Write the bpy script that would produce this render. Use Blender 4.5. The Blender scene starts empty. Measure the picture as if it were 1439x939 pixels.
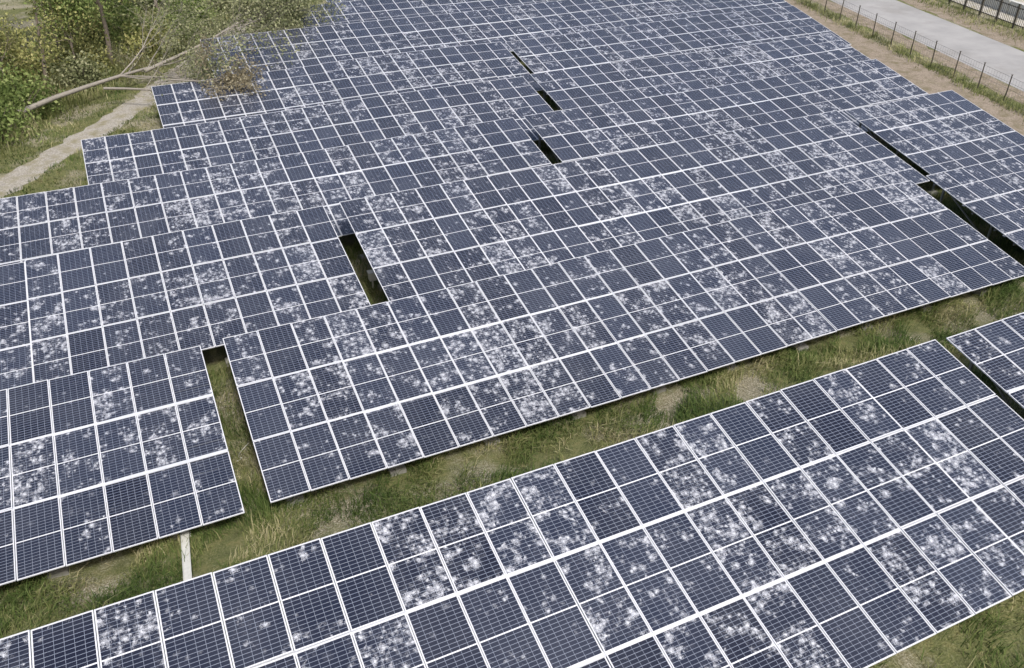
import bpy, math, random
import numpy as np
from mathutils import Vector
rng=np.random.default_rng(7); random.seed(7)
sc=bpy.context.scene
sc.view_settings.view_transform='Standard'; sc.view_settings.look='None'; sc.view_settings.exposure=0
# ---------------------------------------------------------------- helpers
def link(o,parent=None):
    sc.collection.objects.link(o)
    if parent is not None: o.parent=parent
    return o
def empty(name,loc=(0,0,0)):
    e=bpy.data.objects.new(name,None); e.empty_display_size=0.5; link(e); return e
def quad_mesh(name,V,F,mats,uvs=None,matidx=None,smooth=False):
    V=np.asarray(V,dtype=np.float32).reshape(-1,3); F=np.asarray(F,dtype=np.int32).reshape(-1,4)
    me=bpy.data.meshes.new(name)
    me.vertices.add(len(V)); me.vertices.foreach_set("co",V.ravel())
    me.loops.add(F.size); me.loops.foreach_set("vertex_index",F.ravel())
    me.polygons.add(len(F)); me.polygons.foreach_set("loop_start",np.arange(len(F),dtype=np.int32)*4)
    if matidx is not None: me.polygons.foreach_set("material_index",np.asarray(matidx,dtype=np.int32))
    me.update(calc_edges=True)
    if uvs:
        for k,a in uvs.items():
            l=me.uv_layers.new(name=k); l.data.foreach_set("uv",np.asarray(a,dtype=np.float32).ravel())
    me.polygons.foreach_set("use_smooth",np.full(len(F),smooth,dtype=bool))
    for m in mats: me.materials.append(m)
    return bpy.data.objects.new(name,me)
class Boxes:
    def __init__(s): s.V=[];s.F=[];s.M=[]
    def obox(s,c,ax,ay,az,m=0):
        c,ax,ay,az=map(np.array,(c,ax,ay,az)); b=len(s.V)
        for dx,dy,dz in ((-1,-1,-1),(1,-1,-1),(1,1,-1),(-1,1,-1),(-1,-1,1),(1,-1,1),(1,1,1),(-1,1,1)):
            s.V.append(c+ax*dx+ay*dy+az*dz)
        for f in ((0,3,2,1),(4,5,6,7),(0,1,5,4),(1,2,6,5),(2,3,7,6),(3,0,4,7)):
            s.F.append([b+i for i in f]); s.M.append(m)
    def box(s,c,sz,m=0): s.obox(c,(sz[0]/2,0,0),(0,sz[1]/2,0),(0,0,sz[2]/2),m)
    def beam(s,p0,p1,w,h,m=0):
        p0=np.array(p0,float);p1=np.array(p1,float);d=p1-p0;L=np.linalg.norm(d);d/=L
        up=np.array((0,0,1.)) if abs(d[2])<.95 else np.array((0,1.,0))
        sx=np.cross(d,up);sx/=np.linalg.norm(sx);sy=np.cross(sx,d)
        s.obox((p0+p1)/2,d*L/2,sx*w/2,sy*h/2,m)
    def tube(s,p0,p1,r0,r1,n=6,m=0):
        p0=np.array(p0,float);p1=np.array(p1,float);d=p1-p0;L=np.linalg.norm(d)
        if L<1e-5:return
        d/=L; up=np.array((0,0,1.)) if abs(d[2])<.9 else np.array((1.,0,0))
        a=np.cross(d,up);a/=np.linalg.norm(a);c=np.cross(d,a);b=len(s.V)
        for p,r in((p0,r0),(p1,r1)):
            for i in range(n):
                t=2*math.pi*i/n; s.V.append(p+r*(a*math.cos(t)+c*math.sin(t)))
        for i in range(n):
            j=(i+1)%n; s.F.append([b+i,b+n+i,b+n+j,b+j]); s.M.append(m)
    def obj(s,name,mats,parent=None,smooth=False):
        return link(quad_mesh(name,s.V,s.F,mats,matidx=s.M,smooth=smooth),parent)
def sm(a,b,x):
    t=np.clip((np.asarray(x,float)-a)/(b-a),0,1); return t*t*(3-2*t)
def gz(x,y):
    x=np.asarray(x,float);y=np.asarray(y,float)
    h=1.45*(1-sm(8,18,y))*(1-sm(36,46,x))
    n=(0.05*np.sin(1.7*x+.6*y)+.04*np.sin(.9*y-2.3*x+1)+.03*np.sin(3.1*x+2.9*y))*(1-sm(19,23,y))*(1-sm(36,42,x))
    return h+n
# ---------------------------------------------------------------- material helpers
class NT:
    def __init__(s,name):
        s.m=bpy.data.materials.new(name); s.m.use_nodes=True; s.t=s.m.node_tree; s.b=s.t.nodes["Principled BSDF"]
    def n(s,ty,**k):
        x=s.t.nodes.new(ty)
        for a,v in k.items(): setattr(x,a,v)
        return x
    def l(s,a,b): s.t.links.new(a,b)
    def setin(s,i,v):
        if isinstance(v,bpy.types.NodeSocket): s.l(v,i)
        else: i.default_value=v
    def M(s,op,*a,clamp=False):
        x=s.n('ShaderNodeMath',operation=op); x.use_clamp=clamp
        for i,v in enumerate(a): s.setin(x.inputs[i],v)
        return x.outputs[0]
    def mr(s,v,a,b,c=0.,d=1.,smooth=False):
        x=s.n('ShaderNodeMapRange'); x.interpolation_type='SMOOTHSTEP' if smooth else 'LINEAR'
        for i,q in enumerate((v,a,b,c,d)): s.setin(x.inputs[i],q)
        return x.outputs[0]
    def mix(s,f,a,b):
        x=s.n('ShaderNodeMix',data_type='RGBA'); s.setin(x.inputs[0],f)
        for i,v in((6,a),(7,b)):
            if isinstance(v,tuple): v=(*v,1)[:4]
            s.setin(x.inputs[i],v)
        return x.outputs[2]
    def noise(s,vec,scale,detail=3,rough=.5,dim='3D',out=0):
        x=s.n('ShaderNodeTexNoise',noise_dimensions=dim)
        if vec is not None: s.l(vec,x.inputs['Vector'])
        x.inputs['Scale'].default_value=scale;x.inputs['Detail'].default_value=detail;x.inputs['Roughness'].default_value=rough
        return x.outputs[out]
    def ramp(s,f,stops):
        x=s.n('ShaderNodeValToRGB'); s.l(f,x.inputs[0]); e=x.color_ramp.elements
        while len(e)<len(stops): e.new(.5)
        for i,(p,c) in enumerate(stops): e[i].position=p; e[i].color=(*c,1)
        return x.outputs[0]
    def pos(s): return s.n('ShaderNodeNewGeometry').outputs['Position']
    def uv(s,name):
        x=s.n('ShaderNodeUVMap');x.uv_map=name;return x.outputs[0]
    def xyz(s,v):
        x=s.n('ShaderNodeSeparateXYZ'); s.l(v,x.inputs[0]); return x.outputs
    def comb(s,a,b,c=0.):
        x=s.n('ShaderNodeCombineXYZ')
        for i,v in enumerate((a,b,c)): s.setin(x.inputs[i],v)
        return x.outputs[0]
    def bump(s,h,st,dist=.02):
        x=s.n('ShaderNodeBump'); x.inputs['Strength'].default_value=st;x.inputs['Distance'].default_value=dist
        s.l(h,x.inputs['Height']); s.l(x.outputs[0],s.b.inputs['Normal'])
    def out(s,col=None,rough=None,metal=None,spec=None):
        if col is not None: s.setin(s.b.inputs['Base Color'],(*col,1) if isinstance(col,tuple) else col)
        if rough is not None: s.setin(s.b.inputs['Roughness'],rough)
        if metal is not None: s.setin(s.b.inputs['Metallic'],metal)
        if spec is not None: s.setin(s.b.inputs['Specular IOR Level'],spec)
        return s.m
# ---- panel glass with cells and hail damage
def glass_mat():
    q=NT("panel_glass"); pu,pv,_=q.xyz(q.uv("pan")); met0=q.uv("met"); dm,rn,_=q.xyz(q.uv("rnd"))
    def gl(v,n,w):
        f=q.M('FRACT',q.M('MULTIPLY',v,float(n))); d=q.M('SUBTRACT',.5,q.M('ABSOLUTE',q.M('SUBTRACT',f,.5)))
        return q.M('LESS_THAN',d,w)
    lu=gl(pu,6,.018); lv=gl(pv,24,.048)
    seam=q.M('LESS_THAN',q.M('ABSOLUTE',q.M('SUBTRACT',pv,.5)),.0068)
    eu=q.M('LESS_THAN',q.M('SUBTRACT',.5,q.M('ABSOLUTE',q.M('SUBTRACT',pu,.5))),.010)
    ev=q.M('LESS_THAN',q.M('SUBTRACT',.5,q.M('ABSOLUTE',q.M('SUBTRACT',pv,.5))),.006)
    edge=q.M('MAXIMUM',seam,q.M('MAXIMUM',eu,ev)); grid=q.M('MAXIMUM',lu,lv)
    cell=q.mix(rn,(.008,.010,.023),(.018,.023,.044))
    c=q.mix(grid,cell,(.25,.28,.35)); c=q.mix(edge,c,(.72,.73,.77))
    # warped coordinates so that impact marks are irregular
    wn=q.n('ShaderNodeTexNoise',noise_dimensions='2D'); q.l(met0,wn.inputs['Vector']); wn.inputs['Scale'].default_value=14; wn.inputs['Detail'].default_value=2; wn.inputs['Roughness'].default_value=.75
    ws=q.n('ShaderNodeVectorMath',operation='MULTIPLY_ADD'); q.l(wn.outputs['Color'],ws.inputs[0]); ws.inputs[1].default_value=(.08,.08,0); q.l(met0,ws.inputs[2]); met=ws.outputs[0]
    loc=q.noise(met0,1.7,2,.6,'2D'); dens=q.M('ADD',q.M('MULTIPLY',dm,.80),q.M('MULTIPLY',q.M('SUBTRACT',loc,.53),2.8),clamp=True)
    dens=q.M('MULTIPLY',dens,q.mr(dm,.01,.24))
    def layer(sc_,rmax,off,k,pw,dk):
        p=q.n('ShaderNodeVectorMath',operation='MULTIPLY_ADD'); q.l(met,p.inputs[0]); p.inputs[1].default_value=(sc_,sc_,0); p.inputs[2].default_value=(off,off*1.7,0)
        v=q.n('ShaderNodeTexVoronoi',voronoi_dimensions='2D',feature='F1'); v.inputs['Scale'].default_value=1; q.l(p.outputs[0],v.inputs['Vector'])
        d=q.n('ShaderNodeVectorMath',operation='SUBTRACT'); q.l(p.outputs[0],d.inputs[0]); q.l(v.outputs['Position'],d.inputs[1])
        dx,dy,_=q.xyz(d.outputs[0]); ang=q.M('ARCTAN2',dy,dx); cr,cg,cb=q.xyz(v.outputs['Color'])
        sp=q.noise(q.comb(q.M('MULTIPLY_ADD',ang,2.2,q.M('MULTIPLY',cr,90.)),q.M('MULTIPLY',v.outputs['Distance'],3.0)),2.8,2,.7,'2D')
        sp=q.mr(sp,.42,.60)
        R=q.M('MULTIPLY',q.M('MULTIPLY_ADD',cg,.75,.25),rmax)
        R=q.M('MULTIPLY',R,q.M('MULTIPLY_ADD',sp,.95,.32))
        a=q.M('POWER',q.M('SUBTRACT',1.,q.M('DIVIDE',v.outputs['Distance'],R),clamp=True),pw)
        core=q.mr(v.outputs['Distance'],.17,.08)
        a=q.M('MAXIMUM',q.M('MULTIPLY',a,q.M('MULTIPLY_ADD',sp,.95,.12)),q.M('MULTIPLY',core,.75))
        pres=q.mr(q.M('SUBTRACT',q.M('MULTIPLY',dens,dk),cb),-.02,.06)
        return q.M('MULTIPLY',q.M('MULTIPLY',a,pres),k)
    A=layer(5.2,.82,3.1,1.0,.85,.88); B=layer(10.0,.85,11.7,.88,.9,.76)
    hz=q.M('MULTIPLY',q.M('MULTIPLY',dens,q.mr(q.noise(met0,12.,3,.75,'2D'),.48,.70)),.28)
    D=q.M('ADD',q.M('MAXIMUM',A,B),hz,clamp=True)
    c=q.mix(q.M('MULTIPLY',D,.92),c,(.72,.74,.80))
    dust=q.mr(q.noise(met0,.5,3,.6,'2D'),.3,.75,.0,.035)
    c=q.mix(dust,c,(.5,.52,.56))
    rough=q.M('ADD',q.M('MULTIPLY',D,.4),.25,clamp=True)
    q.b.inputs['Sheen Weight'].default_value=.45; q.b.inputs['Sheen Roughness'].default_value=.20; q.b.inputs['Sheen Tint'].default_value=(.82,.91,1,1)
    m=q.out(c,rough,0.,.65)
    return m
GLASS=glass_mat()
q=NT("aluminium_frame"); ALU=q.out(q.mix(q.noise(q.pos(),3.,2),(.58,.60,.65),(.74,.76,.80)),.55,.1)
q=NT("white_backsheet"); BACK=q.out((.45,.45,.47),.6)
q=NT("galvanised_steel"); STEEL=q.out(q.mix(q.noise(q.pos(),6.,3),(.25,.26,.27),(.42,.43,.44)),.5,.6)
q=NT("concrete"); CONC=q.out(q.mix(q.noise(q.pos(),9.,5,.65),(.17,.17,.15),(.33,.32,.29)),.9)
q=NT("white_plastic"); WHT=q.out(q.mix(q.noise(q.pos(),12.,3),(.50,.50,.46),(.68,.68,.64)),.5)
q=NT("dark_metal"); DARK=q.out(q.mix(q.noise(q.pos(),5.,3),(.04,.04,.035),(.10,.085,.06)),.6)
q=NT("fence_wire"); WIRE=q.out((.16,.16,.15),.5,.6)
# ---- ground
q=NT("ground_grass"); P=q.pos()
n1=q.noise(P,.35,4,.6); n2=q.noise(P,2.6,4,.7); n3=q.noise(P,22.,3,.7)
g=q.ramp(n2,[(.3,(.05,.07,.02)),(.5,(.12,.145,.045)),(.7,(.24,.22,.09))])
g2=q.ramp(n3,[(.3,(.06,.065,.03)),(.6,(.21,.205,.11)),(.8,(.50,.46,.36))])
g=q.mix(.5,g,g2)
g=q.mix(q.mr(n1,.47,.60,0,.85),g,q.ramp(n3,[(.3,(.12,.10,.06)),(.5,(.28,.255,.18)),(.68,(.60,.56,.48))]))
q.bump(n3,.9,.06); GROUND=q.out(g,.95,None,.1)
def gravel(name,a,b,c):
    q=NT(name); P=q.pos(); v=q.n('ShaderNodeTexVoronoi'); v.inputs['Scale'].default_value=14; q.l(P,v.inputs['Vector'])
    c1=q.mix(q.mr(v.outputs['Distance'],.1,.7),b,a); n=q.noise(P,1.3,4,.65)
    c1=q.mix(q.mr(n,.45,.7),c1,c); q.bump(v.outputs['Distance'],.5,.03); return q.out(c1,.95,None,.1)
PATH=gravel("gravel_path",(.28,.26,.23),(.44,.42,.37),(.22,.20,.12))
DIRT=gravel("dirt_track",(.22,.18,.14),(.38,.33,.27),(.16,.14,.085))
YARD=gravel("pale_gravel",(.42,.40,.36),(.58,.56,.52),(.35,.33,.24))
q=NT("asphalt_road"); P=q.pos(); n=q.noise(P,.5,4,.6); n2=q.noise(P,40.,2,.7); n4=q.noise(P,.15,5,.75)
a1=q.mix(q.mr(n2,.3,.7),q.mix(q.mr(n,.35,.65),(.26,.26,.26),(.37,.365,.36)),(.33,.325,.32))
ASPH=q.out(q.mix(q.mr(n4,.48,.62,0,.5),a1,(.22,.21,.195)),.9)
# ---------------------------------------------------------------- terrain
xs=np.unique(np.concatenate([np.arange(-20,50,.5),np.linspace(-400,-20,60),np.linspace(50,500,70)]))
ys=np.unique(np.concatenate([np.arange(-5,26,.4),np.linspace(-200,-5,30),np.linspace(26,600,120)]))
GX,GY=np.meshgrid(xs,ys); V=np.stack([GX,GY,gz(GX,GY)],-1).reshape(-1,3)
nx,ny=len(xs),len(ys); I=np.arange(nx*ny).reshape(ny,nx)
F=np.stack([I[:-1,:-1],I[:-1,1:],I[1:,1:],I[1:,:-1]],-1).reshape(-1,4)
link(quad_mesh("ground",V,F,[GROUND],smooth=True))
def strip(name,Ys,xl,xr,z,mat,nseg=6,jit=0.):
    V=[];F=[]
    for i,y in enumerate(Ys):
        a=xl(y)+random.uniform(-jit,jit);b=xr(y)+random.uniform(-jit,jit)
        for k in range(nseg+1):
            x=a+(b-a)*k/nseg; V.append((x,y,float(gz(x,y))+z))
    for i in range(len(Ys)-1):
        for k in range(nseg):
            o=i*(nseg+1)+k; F.append((o,o+1,o+nseg+2,o+nseg+1))
    return link(quad_mesh(name,V,F,[mat],smooth=True))
fx=lambda y:46.1+.261*(y-31)
Yr=np.arange(2,160,1.)
strip("dirt_track",np.arange(14,120,.5),lambda y:fx(y)-5.8,lambda y:fx(y)-.3,.004,DIRT,jit=.3)
strip("asphalt_road",Yr,lambda y:49.3+.262*(y-33),lambda y:55.3+.245*(y-33),.012,ASPH)
strip("gravel_yard",Yr,lambda y:62.3+.25*(y-42.7),lambda y:90+.25*(y-42.7),.008,YARD)
strip("road_verge",Yr,lambda y:55.5+.245*(y-33),lambda y:58.4+.25*(y-33),.006,DIRT,jit=.3)
strip("gravel_verge",Yr,lambda y:47.7+.262*(y-33),lambda y:49.2+.262*(y-33),.008,DIRT,jit=.25)
pc=[(-26,16),(-14,33),(-6.7,42.8),(-3.2,47.6),(1.0,53.8),(4.5,60.5),(9,69),(13,80),(20,110)]
pcx=np.array([p[0] for p in pc]);pcy=np.array([p[1] for p in pc])
pxf=lambda y:float(np.interp(y,pcy,pcx))
strip("gravel_path",np.arange(18,105,.5),lambda y:pxf(y)-.95,lambda y:pxf(y)+1.15,.006,PATH,jit=.25)
# ---------------------------------------------------------------- solar rows
TILT=math.radians(11.1); cs,sn=math.cos(TILT),math.sin(TILT)
S=np.array((0,cs,sn));N=np.array((0,-sn,cs));EX=np.array((1.,0,0))
PW,PL,GAPX,GAPY=1.022,2.087,.014,.028
PITCHX=PW+GAPX; PITCHY=PL+GAPY
def panel_row(x0,x1,ylow,zlow,rowid,anchor_right=False):
    par=empty("solar_panel_row")
    n=max(1,int(round((x1-x0)/PITCHX))); V=[];F=[];MI=[];UP=[];UM=[];UR=[]
    if anchor_right: x0=x1-n*PITCHX+GAPX
    B=Boxes(); zo=0
    ph=random.uniform(0,6); prev=[0,0,0]
    for i in range(n):
        if i%9==0:
            zo=random.uniform(-.022,.022); so=random.uniform(-.025,.025)
        x=x0+i*PITCHX
        zz=zlow+zo+.05*math.sin(x*.25+ph)
        for j in range(3):
            o=np.array((x,ylow,zz))+S*(so+j*PITCHY)
            lx=random.uniform(-.005,.005); ly=random.uniform(-.008,.008); f=.015;h=.035
            def pt(a,b,c): return o+EX*a+S*b+N*(c+lx*(a/PW*2-1)+ly*(b/PL*2-1))
            b0=len(V)
            for (a,b) in ((0,0),(PW,0),(PW,PL),(0,PL)): V.append(pt(a,b,h))
            for (a,b) in ((f,f),(PW-f,f),(PW-f,PL-f),(f,PL-f)): V.append(pt(a,b,h))
            for (a,b) in ((f,f),(PW-f,f),(PW-f,PL-f),(f,PL-f)): V.append(pt(a,b,h-.004))
            for (a,b) in ((0,0),(PW,0),(PW,PL),(0,PL)): V.append(pt(a,b,0))
            fs=[(8,9,10,11)];ms=[0]
            for k in range(4):
                k2=(k+1)%4; fs.append((k,k2,4+k2,4+k));ms.append(1); fs.append((12+k,12+k2,k2,k));ms.append(1)
            fs.append((15,14,13,12));ms.append(2)
            base=.5+.5*math.sin(x*.55+rowid*1.9+j*1.1+math.sin(x*.21+rowid)*2)
            r=random.random()
            if r<.40: d=random.uniform(0,.15)
            elif r<.72: d=random.uniform(.15,.45)
            else: d=random.uniform(.45,.85)
            if random.random()<.25: d=.5*d+.5*prev[j]
            prev[j]=d
            d=d*(.65+.5*base)*max(.45,1.06-.07*rowid); rn=random.random()
            for q4,m in zip(fs,ms):
                F.append([b0+t for t in q4]);MI.append(m)
                UP+= [(0,0),(1,0),(1,1),(0,1)]
                sx=x; sy=j*PITCHY+rowid*13.7
                UM+= [(sx+f,sy+f),(sx+PW-f,sy+f),(sx+PW-f,sy+PL-f),(sx+f,sy+PL-f)]
                UR+= [(d,rn)]*4
    link(quad_mesh("panels",V,F,[GLASS,ALU,BACK],uvs={"pan":UP,"met":UM,"rnd":UR},matidx=MI),par)
    xe=x0+n*PITCHX-GAPX; Ltot=3*PITCHY-GAPY
    o=np.array((0,ylow,zlow))-N*.07
    for s in (.45,1.6,PITCHY+.45,PITCHY+1.6,2*PITCHY+.45,2*PITCHY+1.6): # purlins
        B.beam(o+S*s+EX*(x0+.03),o+S*s+EX*(xe-.03),.05,.06,0)
    for s in (PITCHY-GAPY/2,2*PITCHY-GAPY/2):
        B.beam(o+N*.045+S*s+EX*(x0+.02),o+N*.045+S*s+EX*(xe-.02),.12,.02,1)
    x=x0+.65
    Ft=Boxes()
    while x<xe-.3:
        B.beam(o-N*.08+S*.15+EX*x,o-N*.08+S*(Ltot-.15)+EX*x,.07,.10,0)
        for s in (.62,3.1,Ltot-.6):
            p=o-N*.12+S*s+EX*x; g=float(gz(p[0],p[1]))
            B.beam((p[0],p[1],g+.12),(p[0],p[1],p[2]),.08,.08,0)
            w=.46
            Ft.box((p[0],p[1],g+.04),(w,.36,.22),0); Ft.box((p[0],p[1],g+.162),(w-.08,.28,.02),0)
        p=o-N*.12+S*3.1+EX*x; p2=o-N*.12+S*(Ltot-.6)+EX*x
        B.beam((x,p[1],float(gz(x,p[1]))+.3),(x,p2[1],p2[2]-.05),.05,.05,0)
        x+=2.86
    B.obj("support_frame",[STEEL,ALU],par); Ft.obj("concrete_footings",[CONC],par)
ROWS=[
 (5.86,2.48,[(-13.2,17.95),(18.38,33.0)]),
 (16.5,.80,[(-16.5,.18),(.84,29.0),(29.65,38.9)]),
 (23.69,1.08,[(-14.0,5.78),(6.42,31.3),(31.85,38.9)]),
 (29.99,.88,[(-7.3,16.75),(17.3,40.4)]),
 (36.29,.70,[(-2.5,20.25),(20.72,42.6)]),
 (43.0,.80,[(1.1,21.9),(22.22,45.2)]),
 (50.4,1.03,[(4.8,47.2)]),
 (57.0,.90,[(12.0,49.5)]),
 (63.5,.90,[(15.3,51.3)]),
 (70.0,.90,[(18.0,53.0)]),
 (76.5,.90,[(21.0,55.0)]),
 (83.0,.90,[(24.0,56.6)]),
]
for r,(yl,zl,segs) in enumerate(ROWS):
    for i,(a,b) in enumerate(segs):
        panel_row(a,b,yl,zl,r,anchor_right=(i==0 and len(segs)>1))
# ---------------------------------------------------------------- small objects near rows
b=Boxes()
b.beam((-1.28,17.4,float(gz(-1.28,17.4))+.16),(-1.52,12.9,float(gz(-1.5,12.9))+.16),.17,.07); b.beam((-1.37,17.4,float(gz(-1.28,17.4))+.22),(-1.61,12.9,float(gz(-1.5,12.9))+.22),.012,.05); b.beam((-1.19,17.4,float(gz(-1.28,17.4))+.22),(-1.43,12.9,float(gz(-1.5,12.9))+.22),.012,.05)
for t in (.1,.5,.9):
    yy=17.4-4.5*t; xx=-1.28-.24*t; b.box((xx,yy,float(gz(xx,yy))+.05),(.22,.08,.14))
b.obj("cable_tray",[WHT])
jx,jy=6.68,27.0
b=Boxes(); b.box((jx,jy,.55),(.26,.24,.32)); b.box((jx,jy,.722),(.31,.29,.02)); b.box((jx,jy-.125,.55),(.20,.014,.25)); b.box((jx,jy+.02,.19),(.06,.06,.40)); b.box((jx-.07,jy-.14,.55),(.02,.02,.06))
b.obj("junction_box",[WHT])
b=Boxes(); pr=None
for k in range(60):
    t=k/59; p=(.32+.10*math.sin(t*9)+.4*t, 19.2+.7*t+.10*math.cos(t*8), float(gz(.4,19.))+.16+.06*math.sin(t*5)**2)
    if pr: b.tube(pr,p,.010,.010,5)
    pr=p
b.obj("white_cable",[WHT],smooth=True)
# ---------------------------------------------------------------- fences
b=Boxes(); y=6; tops=[]
while y<120:
    x=fx(y); tx=random.uniform(-.07,.07)
    b.tube((x,y,0),(x+tx,y,1.65),.045,.035,6,0); b.box((x+tx,y,1.66),(.09,.09,.02),0); tops.append((x,y)); y+=2.35
for (x0,y0),(x1,y1) in zip(tops[:-1],tops[1:]):
    for h in (.15,.5,.85,1.2,1.52): b.tube((x0,y0,h),(x1,y1,h-.0),.007,.007,4,1)
    for k in range(1,10):
        t=k/10; b.tube((x0+(x1-x0)*t,y0+(y1-y0)*t,.15),(x0+(x1-x0)*t,y0+(y1-y0)*t,1.52),.004,.004,3,1)
b.obj("wire_fence",[DARK,WIRE])
b=Boxes(); f2=lambda y:61.3+.25*(y-42.7); y=15; tops=[]
while y<120:
    x=f2(y); b.box((x,y,.85),(.12,.12,1.7),0); b.box((x,y,1.71),(.16,.16,.04),0); tops.append((x,y)); y+=1.9
for (x0,y0),(x1,y1) in zip(tops[:-1],tops[1:]):
    for h in (.3,1.45): b.beam((x0,y0,h),(x1,y1,h),.04,.06,0)
    for k in range(1,10):
        t=k/10; b.box((x0+(x1-x0)*t,y0+(y1-y0)*t,.85),(.025,.025,1.4),0)
b.obj("metal_railing_fence",[DARK])
b=Boxes(); y=20
while y<110:
    x=f2(y)+3.2; b.obox((x,y+1.45,.45),(.12,0,0),(.25*1.45,1.45,0),(0,0,.45)); b.obox((x,y+1.45,.93),(.16,0,0),(.25*1.45,1.45,0),(0,0,.03)); y+=3.0
b.obj("low_wall",[WHT])
# ---------------------------------------------------------------- vegetation
def leafmat(name,stops,tr=.3):
    q=NT(name); r,c,_=q.xyz(q.uv("rnd")); col=q.ramp(q.M('ADD',q.M('MULTIPLY',r,.45),q.M('MULTIPLY',c,.55)),stops)
    q.out(col,.7,None,.2)
    t=q.n('ShaderNodeBsdfTranslucent'); q.l(col,t.inputs[0]); mx=q.n('ShaderNodeMixShader'); mx.inputs[0].default_value=tr
    q.l(q.b.outputs[0],mx.inputs[1]); q.l(t.outputs[0],mx.inputs[2]); q.l(mx.outputs[0],q.t.nodes['Material Output'].inputs[0]); return q.m
LG=leafmat("leaf_green",[(.1,(.07,.11,.03)),(.5,(.18,.24,.07)),(.9,(.35,.40,.16))])
LY=leafmat("leaf_yellow_green",[(.1,(.13,.15,.045)),(.5,(.30,.31,.11)),(.9,(.52,.49,.22))])
LO=leafmat("leaf_olive",[(.1,(.11,.13,.06)),(.5,(.24,.26,.13)),(.9,(.42,.42,.26))])
LD=leafmat("dry_leaf",[(.1,(.14,.12,.07)),(.5,(.29,.25,.16)),(.9,(.46,.42,.30))])
GRASS=leafmat("grass_blade",[(.1,(.045,.08,.02)),(.42,(.115,.165,.045)),(.7,(.24,.25,.10)),(.93,(.50,.45,.27))],.3)
REED=leafmat("tall_grass",[(.1,(.10,.13,.04)),(.5,(.24,.26,.10)),(.9,(.48,.44,.26))],.3)
q=NT("bark"); BARK=q.out(q.mix(q.noise(q.pos(),7.,3,.7),(.10,.08,.06),(.26,.22,.18)),.9)
q=NT("dry_bark"); DBARK=q.out(q.mix(q.noise(q.pos(),7.,3,.7),(.17,.155,.13),(.36,.33,.29)),.9)
def leaves(name,C,size,clump,mat,parent):
    n=len(C); a=rng.normal(size=(n,3)); a/=np.linalg.norm(a,axis=1)[:,None]; t=rng.normal(size=(n,3)); b=np.cross(a,t); b/=np.linalg.norm(b,axis=1)[:,None]
    s=(size*rng.uniform(.6,1.4,n))[:,None]; a=a*s*.5; b=b*s*.32
    V=np.stack([C-a,C+b-a*.1,C+a,C-b-a*.1],1).reshape(-1,3); F=np.arange(4*n).reshape(-1,4)
    R=np.stack([rng.random(n),clump],1); R=np.repeat(R,4,0)
    return link(quad_mesh(name,V,F,[mat],uvs={"rnd":R}),parent)
def skeleton(b,p,d,L,r,depth,tips,spread=.6,droop=0.,nb=(3,5),wob=.12):
    segs=4; cur=np.array(p,float); dd=np.array(d,float)
    for i in range(segs):
        dd=dd+rng.normal(size=3)*wob; dd[2]-=droop; dd/=np.linalg.norm(dd)
        nx_=cur+dd*L/segs; nx_[2]=max(nx_[2],.15); r1=r*(1-.13*(i+1)); b.tube(cur,nx_,r*(1-.13*i),r1,6 if depth>1 else 4)
        cur=nx_
        if depth>0 and i>=(1 if depth<3 else 2):
            for k in range(random.randint(*nb)//2+1):
                e=dd+rng.normal(size=3)*spread; e/=np.linalg.norm(e)
                skeleton(b,cur,e,L*random.uniform(.45,.7),r1*.5,depth-1,tips,spread,droop,nb)
        if depth<=1: tips.append(cur)
    tips.append(cur)
def tree(name,x,y,h,r=.16,dens=14,mat=LG,lean=(0,0),sig=.38,size=.16,depth=3,bark=BARK,z=0.,spread=.6,d0=None,nb=(3,5),wob=.12):
    par=empty(name); b=Boxes(); tips=[]
    d=np.array(d0 if d0 is not None else (lean[0],lean[1],1.)); d=d/np.linalg.norm(d)
    skeleton(b,(x,y,z-.1),d,h*.55,r,depth,tips,spread,nb=nb,wob=wob)
    b.obj("trunk_and_limbs",[bark],par,True); T=np.array(tips)
    if dens>0:
        keep=T[rng.random(len(T))<.8]; k=rng.poisson(dens,len(keep)); C=np.repeat(keep,k,0)+rng.normal(size=(k.sum(),3))*sig
        cl=np.repeat(rng.random(len(keep)),k); C[:,2]=np.maximum(C[:,2],.05)
        leaves("foliage",C,size,cl,mat,par)
def shrub(x,y,h,rad,mat,n=4500,size=.17):
    par=empty("shrub"); b=Boxes(); nc=int(26+rad*14)
    c=rng.normal(size=(nc,3)); c/=np.linalg.norm(c,axis=1)[:,None]; c*=rng.uniform(.35,1.,nc)[:,None]**.5
    c[:,2]=np.abs(c[:,2]) ; C0=np.array((x,y,.2))+c*np.array((rad,rad,h*.85))*rng.uniform(.7,1.25,nc)[:,None]
    for p in C0[::2]:
        m=np.array((x,y,0))+(p-np.array((x,y,0)))*.5+rng.normal(size=3)*.15; b.tube((x+rng.normal()*.15,y+rng.normal()*.15,-.05),m,.035,.022,4); b.tube(m,p,.022,.008,4)
    b.obj("stems",[BARK],par,True)
    idx=rng.integers(0,nc,n); sg=rng.uniform(.2,.5,nc)[idx][:,None]
    C=C0[idx]+rng.normal(size=(n,3))*sg; C[:,2]=np.abs(C[:,2]); leaves("foliage",C,size,rng.random(nc)[idx],mat,par)
random.seed(3)
EY=[30,45,50,56,62,70,80,110]; EXX=[-20,-9.0,-5.5,-1.5,2.5,7,11,22]
edge=lambda y:float(np.interp(y,EY,EXX))
mats=[LG,LY,LO,LG]
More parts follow.
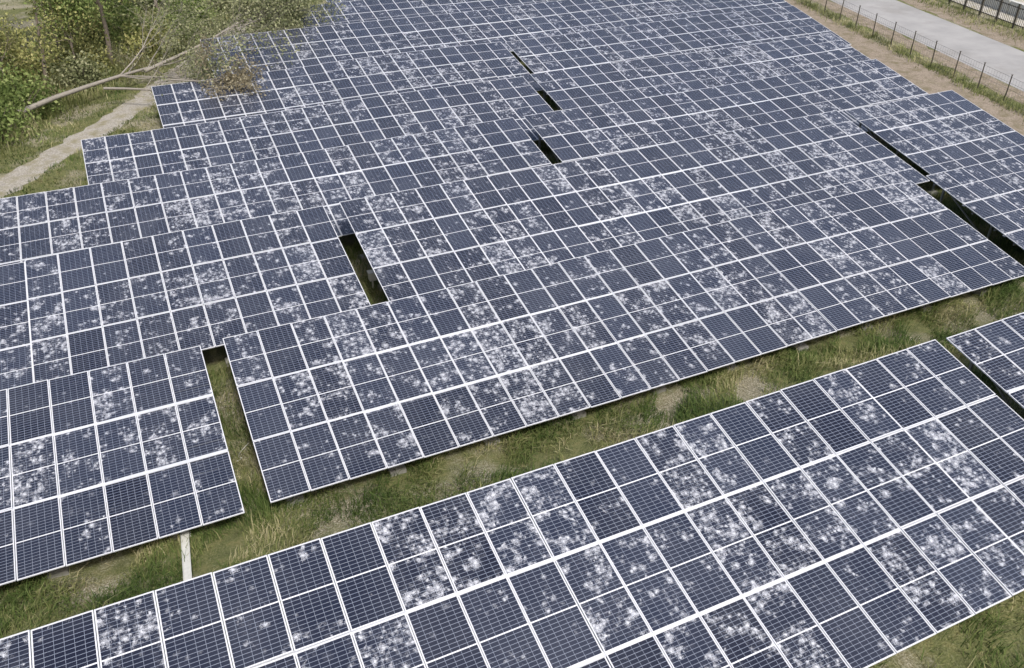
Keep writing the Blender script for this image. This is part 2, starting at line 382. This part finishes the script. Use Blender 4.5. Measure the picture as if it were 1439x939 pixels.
for (y,off,h,rad) in [(43,1.5,2.6,1.6),(46,.8,2.4,1.5),(46,4.5,4.2,2.4),(50,1.2,2.6,1.6),(50,4.5,3.8,2.2),(53,2.0,2.6,1.6),(55,5.5,4.4,2.3),
        (57,1.5,1.9,1.4),(60,3.5,2.6,1.8),(63,1.2,2.2,1.6),(66,3.5,3.0,2.0),(70,1.5,2.4,1.7),(75,2.5,3.4,2.2),(60,8,4.5,2.4),(49,9,5.0,2.6),(68,8,4.0,2.6),(76,8,4.0,2.6),(83,1.5,3.0,2.2),(88,6,4.,2.8),(38,4,3.4,2.2),(81,4.5,3.0,2.4),(58,13,5,2.8),(66,.3,1.8,1.3),(73,.4,2.,1.4),(78,.6,2.2,1.5)]:
    x=edge(y)-off; shrub(x,y,h,rad,random.choice(mats),n=int(1700*rad),size=.19)
for (x,y,h,r,d,m) in [(-.6,62.2,8.5,.20,2,LY),(-4.5,59,8,.15,5,LG),(-8.5,54,8.5,.16,7,LG),(-12.5,50,9,.16,12,LO),(-3.5,66,9,.16,4,LY),(3.5,71,8.5,.15,5,LG),(-15,58,10,.18,12,LY),(8.5,80,9,.16,7,LY),(-8,68,10,.18,8,LO),(2,82,10,.17,8,LG),(-14,43,8,.15,12,LO),(-9.5,49.5,7,.12,5,LG),(-2.6,57.8,5.5,.09,1,LY),(-6.0,55.0,6,.09,1,LY)]:
    tree("deciduous_tree",x,y,h,r,d,m)
# fallen tree across the corner of the field
rng=np.random.default_rng(21); random.seed(5)
tree("fallen_tree",-5.6,50.8,17,.16,2,LO,bark=DBARK,z=1.1,spread=.40,d0=(.78,.66,.13),sig=.3,size=.15,nb=(4,6),wob=.05)
tree("fallen_tree",1.2,56.2,12,.12,8,LO,bark=DBARK,z=1.0,spread=.45,d0=(.90,.38,.20),sig=.32,size=.15,nb=(4,6),wob=.06)
tree("fallen_branch",-1.2,53.0,9.0,.08,10,LO,bark=DBARK,z=1.2,spread=.5,d0=(.88,-.50,.13),sig=.22,size=.13,depth=2,nb=(4,6),wob=.06)
tree("fallen_branch",2.3,49.6,5.0,.05,9,LD,bark=DBARK,z=2.2,spread=.42,d0=(.88,-.40,.02),sig=.2,size=.12,depth=2,nb=(4,6),wob=.06)
# grass blades
def blades(name,X,Y,Lm,Ls,w,mat,lean=.9,clf=1.):
    n=len(X); Z=gz(X,Y); L=np.clip(rng.normal(Lm,Ls,n),Lm*.3,None)
    L=L*(1+.45*np.sin(X*2.1+np.sin(Y*1.3)*2)*np.sin(Y*2.7+X*.5)); an=rng.random(n)*6.283
    fl=np.sin(X*.9+Y*.5)+np.cos(Y*1.1-X*.3); an=np.where(rng.random(n)<.6,fl+rng.normal(size=n)*.6,an)
    le=rng.uniform(.3,1.,n)*lean; dx,dy=np.cos(an),np.sin(an); base=np.stack([X,Y,Z-.01],1)
    side=np.stack([-dy,dx,np.zeros(n)],1)*(w*rng.uniform(.6,1.4,n))[:,None]*.5
    mid=base+np.stack([dx*le*.35*L,dy*le*.35*L,.55*L*(1.1-.4*le)],1); tip=base+np.stack([dx*le*L*.95,dy*le*L*.95,L*(.95-.65*le)],1)
    V=np.stack([base-side,base+side,mid+side*.8,mid-side*.8,tip+side*.15,tip-side*.15],1).reshape(-1,3)
    k=np.arange(n)[:,None]*6; F=np.stack([k+np.array([0,1,2,3]),k+np.array([3,2,4,5])],1).reshape(-1,4)
    c=.48+.34*np.sin(X*1.3*clf+np.sin(Y*2.1)*1.5)+.34*np.sin(Y*1.7*clf+X*.7)+rng.normal(size=n)*.16
    R=np.repeat(np.stack([rng.random(n),np.clip(c,0,1)],1),8,0)
    return link(quad_mesh(name,V,F,[mat],uvs={"rnd":R}))
def scatter(n,x0,x1,y0,y1,thr=None):
    X=rng.uniform(x0,x1,n);Y=rng.uniform(y0,y1,n)
    if thr is not None:
        f=np.sin(X*1.9+np.sin(Y*1.4)*1.3)+np.sin(Y*2.3+X*.8)+.8*np.sin(X*4.3-Y*3.1)+rng.normal(size=n)*.6
        k=f>thr; X,Y=X[k],Y[k]
    return X,Y
X,Y=scatter(165000,-12,40,11.5,18.5,-.35)
X2,Y2=scatter(28000,6,26,.5,7,-.5)
Xg=[X,X2];Yg=[Y,Y2]
for (xa,xb,ya,yb) in [(-.6,1.6,17.5,24),(5,7.4,23,30.5),(28,32.5,17,24),(30.3,35,23,30.5),(15.6,19,30,37),(19.4,22.6,36,43),(21.,24.5,43,50),(18,22,6,12)]:
    a,b_=scatter(int((xb-xa)*(yb-ya)*190),xa,xb,ya,yb); Xg.append(a);Yg.append(b_)
blades("grass",np.concatenate(Xg),np.concatenate(Yg),.32,.13,.020,GRASS)
X,Y=scatter(150000,-22,16,36,90,None); e=np.interp(Y,EY,EXX)
pxx=np.interp(Y,pcy,pcx); k=(X<e+.6+rng.normal(size=len(X))*.4)&(X>e-11)&(X<pxx-1.0)
blades("tall_grass",X[k],Y[k],.75,.25,.035,REED,.7,.5)
k=(X>pxx+1.0)&(X<pxx+9)|((X<pxx-1.)&(X>=e+.3)); blades("verge_grass",X[k],Y[k],.2,.07,.03,GRASS,.9)
Yv=rng.uniform(20,110,20000); side=rng.random(20000); xv=np.where(side<.5,fx(Yv)+rng.normal(0,.4,20000),f2(Yv)-1.3+rng.normal(0,.7,20000))
blades("roadside_grass",xv,Yv,.33,.14,.035,REED,.8)
# ---------------------------------------------------------------- light
el,az=math.radians(54),math.radians(176)
w=bpy.data.worlds.new("World"); sc.world=w; w.use_nodes=True; t=w.node_tree; bg=t.nodes['Background']
sky=t.nodes.new('ShaderNodeTexSky'); sky.sky_type='NISHITA'; sky.sun_disc=False; sky.sun_elevation=el; sky.sun_rotation=az; sky.dust_density=5; sky.air_density=1.0
t.links.new(sky.outputs[0],bg.inputs[0]); bg.inputs[1].default_value=.15
L=bpy.data.lights.new("sun",'SUN'); L.energy=3.2; L.angle=math.radians(9); L.color=(1,.97,.92); so=bpy.data.objects.new("sun",L); link(so)
d=Vector((math.sin(az)*math.cos(el),math.cos(az)*math.cos(el),math.sin(el))); so.rotation_euler=d.to_track_quat('Z','Y').to_euler(); so.location=(0,0,60)
# ---------------------------------------------------------------- camera
cam=bpy.data.cameras.new("camera"); co=bpy.data.objects.new("camera",cam); link(co); sc.camera=co
co.location=(0,0,16.4); co.rotation_euler=(math.radians(90-34.09),0,math.radians(-24.76)); cam.lens=29.57; cam.sensor_width=36; cam.clip_end=2000; cam.clip_start=.1
